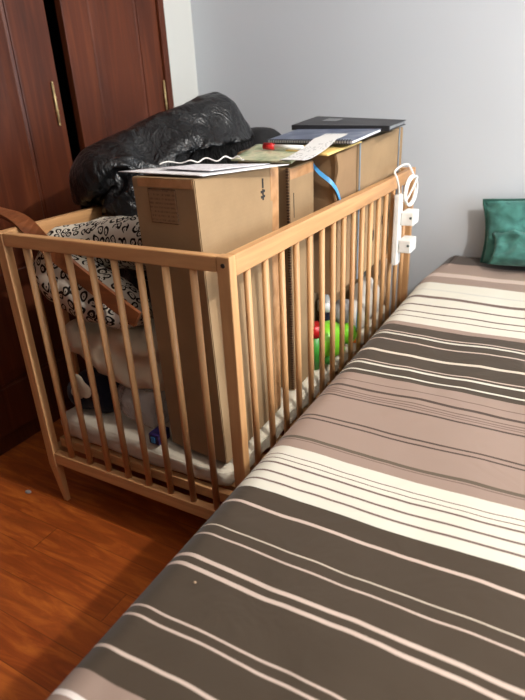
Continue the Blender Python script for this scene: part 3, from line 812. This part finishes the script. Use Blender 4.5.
tag(obj('grey_cloth', b, 'greyc', smooth=True), 'small grey cloth between the lime green toy and the far cloths', 'cloth')

# ------------------------------------------------------------------ extension lead on the far post
xs = .002
ps = thing('power_strip', 'white slim power strip hanging on the outside bars at the far corner', 'power strip', (xs, 1.03, .6))
base = Vector((xs, 1.03, .6))
part('body', Bx((xs, 1.002, .512), (xs+.020, 1.046, .748), .005, 3), 'white_plastic', ps, base)
for z in (.56, .65, .72):
    sk = bmesh.new()
    for e in (-.006, .006): cyl(sk, (xs+.0195, 1.024+e, z), (xs+.0205, 1.024+e, z), .0022, 8)
    part('socket', sk, 'hole', ps, base, 'dark socket holes')
cb = [Vector((xs+.010, 1.024, .748)), Vector((xs+.014, 1.0, .775)), Vector((xs+.014, .975, .805))]
cb += [Vector((xs+.004, 1.065-.095*math.cos(a), .812+.022*math.sin(a))) for a in (.5, 1.0, 1.57, 2.1, 2.6)]
for t in range(1, 22):
    a = PI*.5-t*2*PI/10; cb.append(Vector((xs+.018+.0006*t, 1.115+.072*math.cos(a), .752+.048*math.sin(a)-.0005*t)))
cb += [Vector((xs+.028, 1.05, .725)), Vector((xs+.024, 1.035, .752))]
cb = smooth_path(cb, 5)
for p in cb:
    if p.z < .813: p.x = max(p.x, .0055)
    else: p.z = max(p.z, .8105)
part('cable', tube(bmesh.new(), cb, .0036, 8), 'white_plastic', ps, base, 'white cable coiled in a loop over the rail', True)
for lab, z in (('white plug adapter, the upper of two on the power strip', .668), ('white plug adapter, the lower of two on the power strip', .578)):
    yo = 0 if z > .6 else -.012
    ad = thing('plug_adapter', lab, 'plug', (.03, 1.08, z), group='plug adapters on the power strip'); base = Vector((.03, 1.08, z))
    part('body', Bx((.0235, 1.020+yo, z-.022), (.066, 1.088+yo, z+.024), .005, 3), 'white_plastic', ad, base)
    part('socket_hole', cyl(bmesh.new(), (.056, 1.0195+yo, z+.004), (.056, 1.0210+yo, z+.004), .0045, 12), 'hole', ad, base, 'small grey-green dot')

# ------------------------------------------------------------------ bed and bedspread
bed = thing('bed', 'wide bed covered by the striped spread, beside the cot', 'bed', (.85, .35, 0))
def Bp(name, bm, m):
    for v in bm.verts: v.co -= Vector((.85, .35, 0))
    return obj(name, bm, m, bed)
Bp('mattress', Bx((.145, -.68, .24), (1.57, 1.36, .425), .03, 4), 'mattress')
Bp('base', Bx((.15, -.66, .09), (1.56, 1.35, .238), .01), 'greyc')
for x in (.2, 1.5):
    for y in (-.58, 1.28): Bp('leg', cyl(bmesh.new(), (x, y, 0), (x, y, .09), .025, 14), 'steel')
def spread():
    cx, cz, r, top = .130, .390, .06, .45
    # profile across (arc-length) : hang, round, flat, round, hang
    prof = [(.070, .06+.03*i) for i in range(11)]
    prof += [(cx-r*math.cos(a), cz+r*math.sin(a)) for a in [PI/2*(i+.5)/10 for i in range(10)]]
    n = 100
    prof += [(cx+(1.59-cx)*i/n, top) for i in range(n+1)]
    prof += [(1.59+r*math.sin(a), cz+r*math.cos(a)) for a in [PI/2*(i+1)/6 for i in range(6)]] + [(1.65, .36-.05*i) for i in range(6)]
    ny = 170; y0, y1 = -.74, 1.385; bm = bmesh.new(); rows = []
    ys = [y0-.0 for _ in ()]
    yl = [(-.80, .06), (-.80, .15), (-.80, .25), (-.80, .34), (-.792, .40), (-.775, .432)]
    grid = []
    for (yy, zz) in yl: grid.append((yy, zz))
    for j in range(ny+1): grid.append((y0+(y1-y0)*j/ny, None))
    for (yy, zcap) in grid:
        row = []
        for (x, z) in prof:
            zz = z if zcap is None else min(z, zcap)
            p = Vector((x, yy, zz))
            if zcap is None or z > zcap-.001:
                fe = min(1, max(0, (yy-1.12)/.25)); fe = fe*fe*(3-2*fe)
                p.z += .011*fe*(1 if z > .3 else 0)
                if x < .135: p.x += .030*fe
                if z >= top-.001:
                    edge = min(1, (x-.10)/.15)
                    p.z += .0045*fbm((x, yy, 0), 3.2, 21, 2)*edge + .003*(ridge((x*1.4, yy*.55, 0), 5, 8)-.6)*edge
                else:
                    low = max(0, (.40-z)/.34)
                    p.x += (-.004+.010*math.sin(yy*17+2*math.sin(yy*5)))*low*(1 if x < .8 else -1)
            if zcap is not None: p.y += .012*math.sin(x*18)*max(0, (.4-zz)/.34)
            row.append(bm.verts.new(p))
        rows.append(row)
    for a, b_ in zip(rows, rows[1:]):
        for i in range(len(prof)-1): bm.faces.new((a[i], a[i+1], b_[i+1], b_[i]))
    bmesh.ops.recalc_face_normals(bm, faces=bm.faces)
    o = obj('bedspread', bm, 'spread', smooth=True)
    sd = o.modifiers.new('thickness', 'SOLIDIFY'); sd.thickness = .004; sd.offset = -1
    return o
sp_ = spread(); tag(sp_, 'brown, blush and cream striped bedspread over the wide bed', 'bedspread')
# lint speck on the bedspread
tag(obj('lint_speck', ball((.157, -.385, .4535), .0018, (1.2, 1, .7), 2), 'plush'), 'tiny pale speck of lint on the brown stripes of the bedspread', 'lint')

# teal cushions
def cushion(w, h, t, bmn=None, seed=1, cr=.008):
    bm = bmesh.new(); n = 36; top = []; bot = []
    for j in range(n+1):
        a, b_ = [], []
        for i in range(n+1):
            u, v = i/n*2-1, j/n*2-1
            pin = 1-.07*(1-abs(u)**2)*abs(v)**6; pin2 = 1-.07*(1-abs(v)**2)*abs(u)**6
            x, y = u*w/2*pin2, v*h/2*pin
            k = max(0, (1-u**4)*(1-v**4))**.45*t/2
            f = cr*fbm((x, y, seed), 12, seed)+cr*.6*(ridge((x, y, seed), 16, seed)-.5)
            a.append(bm.verts.new((x, y, k+f*(k > .002)))); b_.append(bm.verts.new((x, y, -k)) if 0 < i < n and 0 < j < n else a[-1])
        top.append(a); bot.append(b_)
    for j in range(n):
        for i in range(n):
            bm.faces.new((top[j][i], top[j][i+1], top[j+1][i+1], top[j+1][i]))
            q = (bot[j][i], bot[j+1][i], bot[j+1][i+1], bot[j][i+1])
            try: bm.faces.new(q)
            except ValueError: pass
    bmesh.ops.recalc_face_normals(bm, faces=bm.faces)
    return bm
def piping(w, h, r=.004):
    pts = []
    n = 18
    for s in range(4):
        for i in range(n):
            t = i/n*2-1
            u, v = [(t, -1), (1, t), (-t, 1), (-1, -t)][s]
            pin = 1-.07*(1-abs(u)**2)*abs(v)**6; pin2 = 1-.07*(1-abs(v)**2)*abs(u)**6
            pts.append(Vector((u*w/2*pin2, v*h/2*pin, 0)))
    return tube(bmesh.new(), pts, r, 6, closed=True)
c1_ = thing('cushion', 'upright teal cushion with dark piped edge leaning on the back wall', 'cushion', (.478, 1.345, .588), group='teal cushions')
c1_.rotation_euler = (math.radians(82), math.radians(-5), math.radians(2))
obj('cushion_cover', cushion(.48, .23, .075, seed=3, cr=.016), 'tealc', c1_, True); o = obj('piping', piping(.48, .23, .006), 'teald', c1_, True); o['label'] = 'darker teal piped edge'
c2_ = thing('cushion', 'crumpled teal cushion lying in front of the upright one', 'cushion', (.492, 1.272, .538), group='teal cushions')
c2_.rotation_euler = (math.radians(50), math.radians(-2), math.radians(2))
obj('cushion_cover', cushion(.42, .125, .075, seed=8, cr=.022), 'tealc', c2_, True)

# lint on the floor
tag(obj('floor_lint', ball((-.785, -.014, .0022), .0045, (2.6, 1.6, .5), 2), 'greyc'), 'small pale fluff on the floorboards near the left cot leg', 'lint')

# ------------------------------------------------------------------ light
def lamp(name, loc, e, r, col):
    d = bpy.data.lights.new(name, 'POINT'); d.energy = e; d.shadow_soft_size = r; d.color = col
    o = bpy.data.objects.new(name, d); o.location = loc; C.objects.link(o); return o
lamp('ceiling_lamp', (1.74, -.03, 2.21), 160, .035, (1, .965, .925))
ar = bpy.data.lights.new('cool_side_fill', 'AREA'); ar.shape = 'RECTANGLE'; ar.size = 1.3; ar.size_y = 1.3; ar.energy = 66; ar.color = (.80, .90, 1)  # soft cool fill added on the right to lift the lower back wall
ao = bpy.data.objects.new('cool_side_fill', ar); ao.location = (3.08, .15, .95); ao.rotation_euler = (0, math.radians(90), 0); C.objects.link(ao)
wld = bpy.data.worlds.new('World'); S.world = wld; wld.use_nodes = True
wld.node_tree.nodes['Background'].inputs['Color'].default_value = (.88, .94, 1, 1)
wld.node_tree.nodes['Background'].inputs['Strength'].default_value = .075

# ------------------------------------------------------------------ camera
R = ((0.87264488, 0.48608149, -0.04707129), (0.1678865, -0.38911313, -0.90576216), (-0.45859028, 0.78250608, -0.42116409))
cam = bpy.data.cameras.new('camera'); co = bpy.data.objects.new('camera', cam); C.objects.link(co)
mw = Matrix(((R[0][0], -R[1][0], -R[2][0], .5418563), (R[0][1], -R[1][1], -R[2][1], -.82107563), (R[0][2], -R[1][2], -R[2][2], 1.07256555), (0, 0, 0, 1)))
co.matrix_world = mw; cam.sensor_fit = 'VERTICAL'; cam.sensor_height = 36; cam.lens = 553.941408*36/700; cam.clip_start = .02; cam.dof.use_dof = True; cam.dof.focus_distance = 1.25; cam.dof.aperture_fstop = 4.2
S.camera = co
S.view_settings.view_transform = 'Standard'; S.view_settings.look = 'None'; S.view_settings.gamma = 1; S.view_settings.use_curve_mapping = False
S.view_settings.exposure = 0
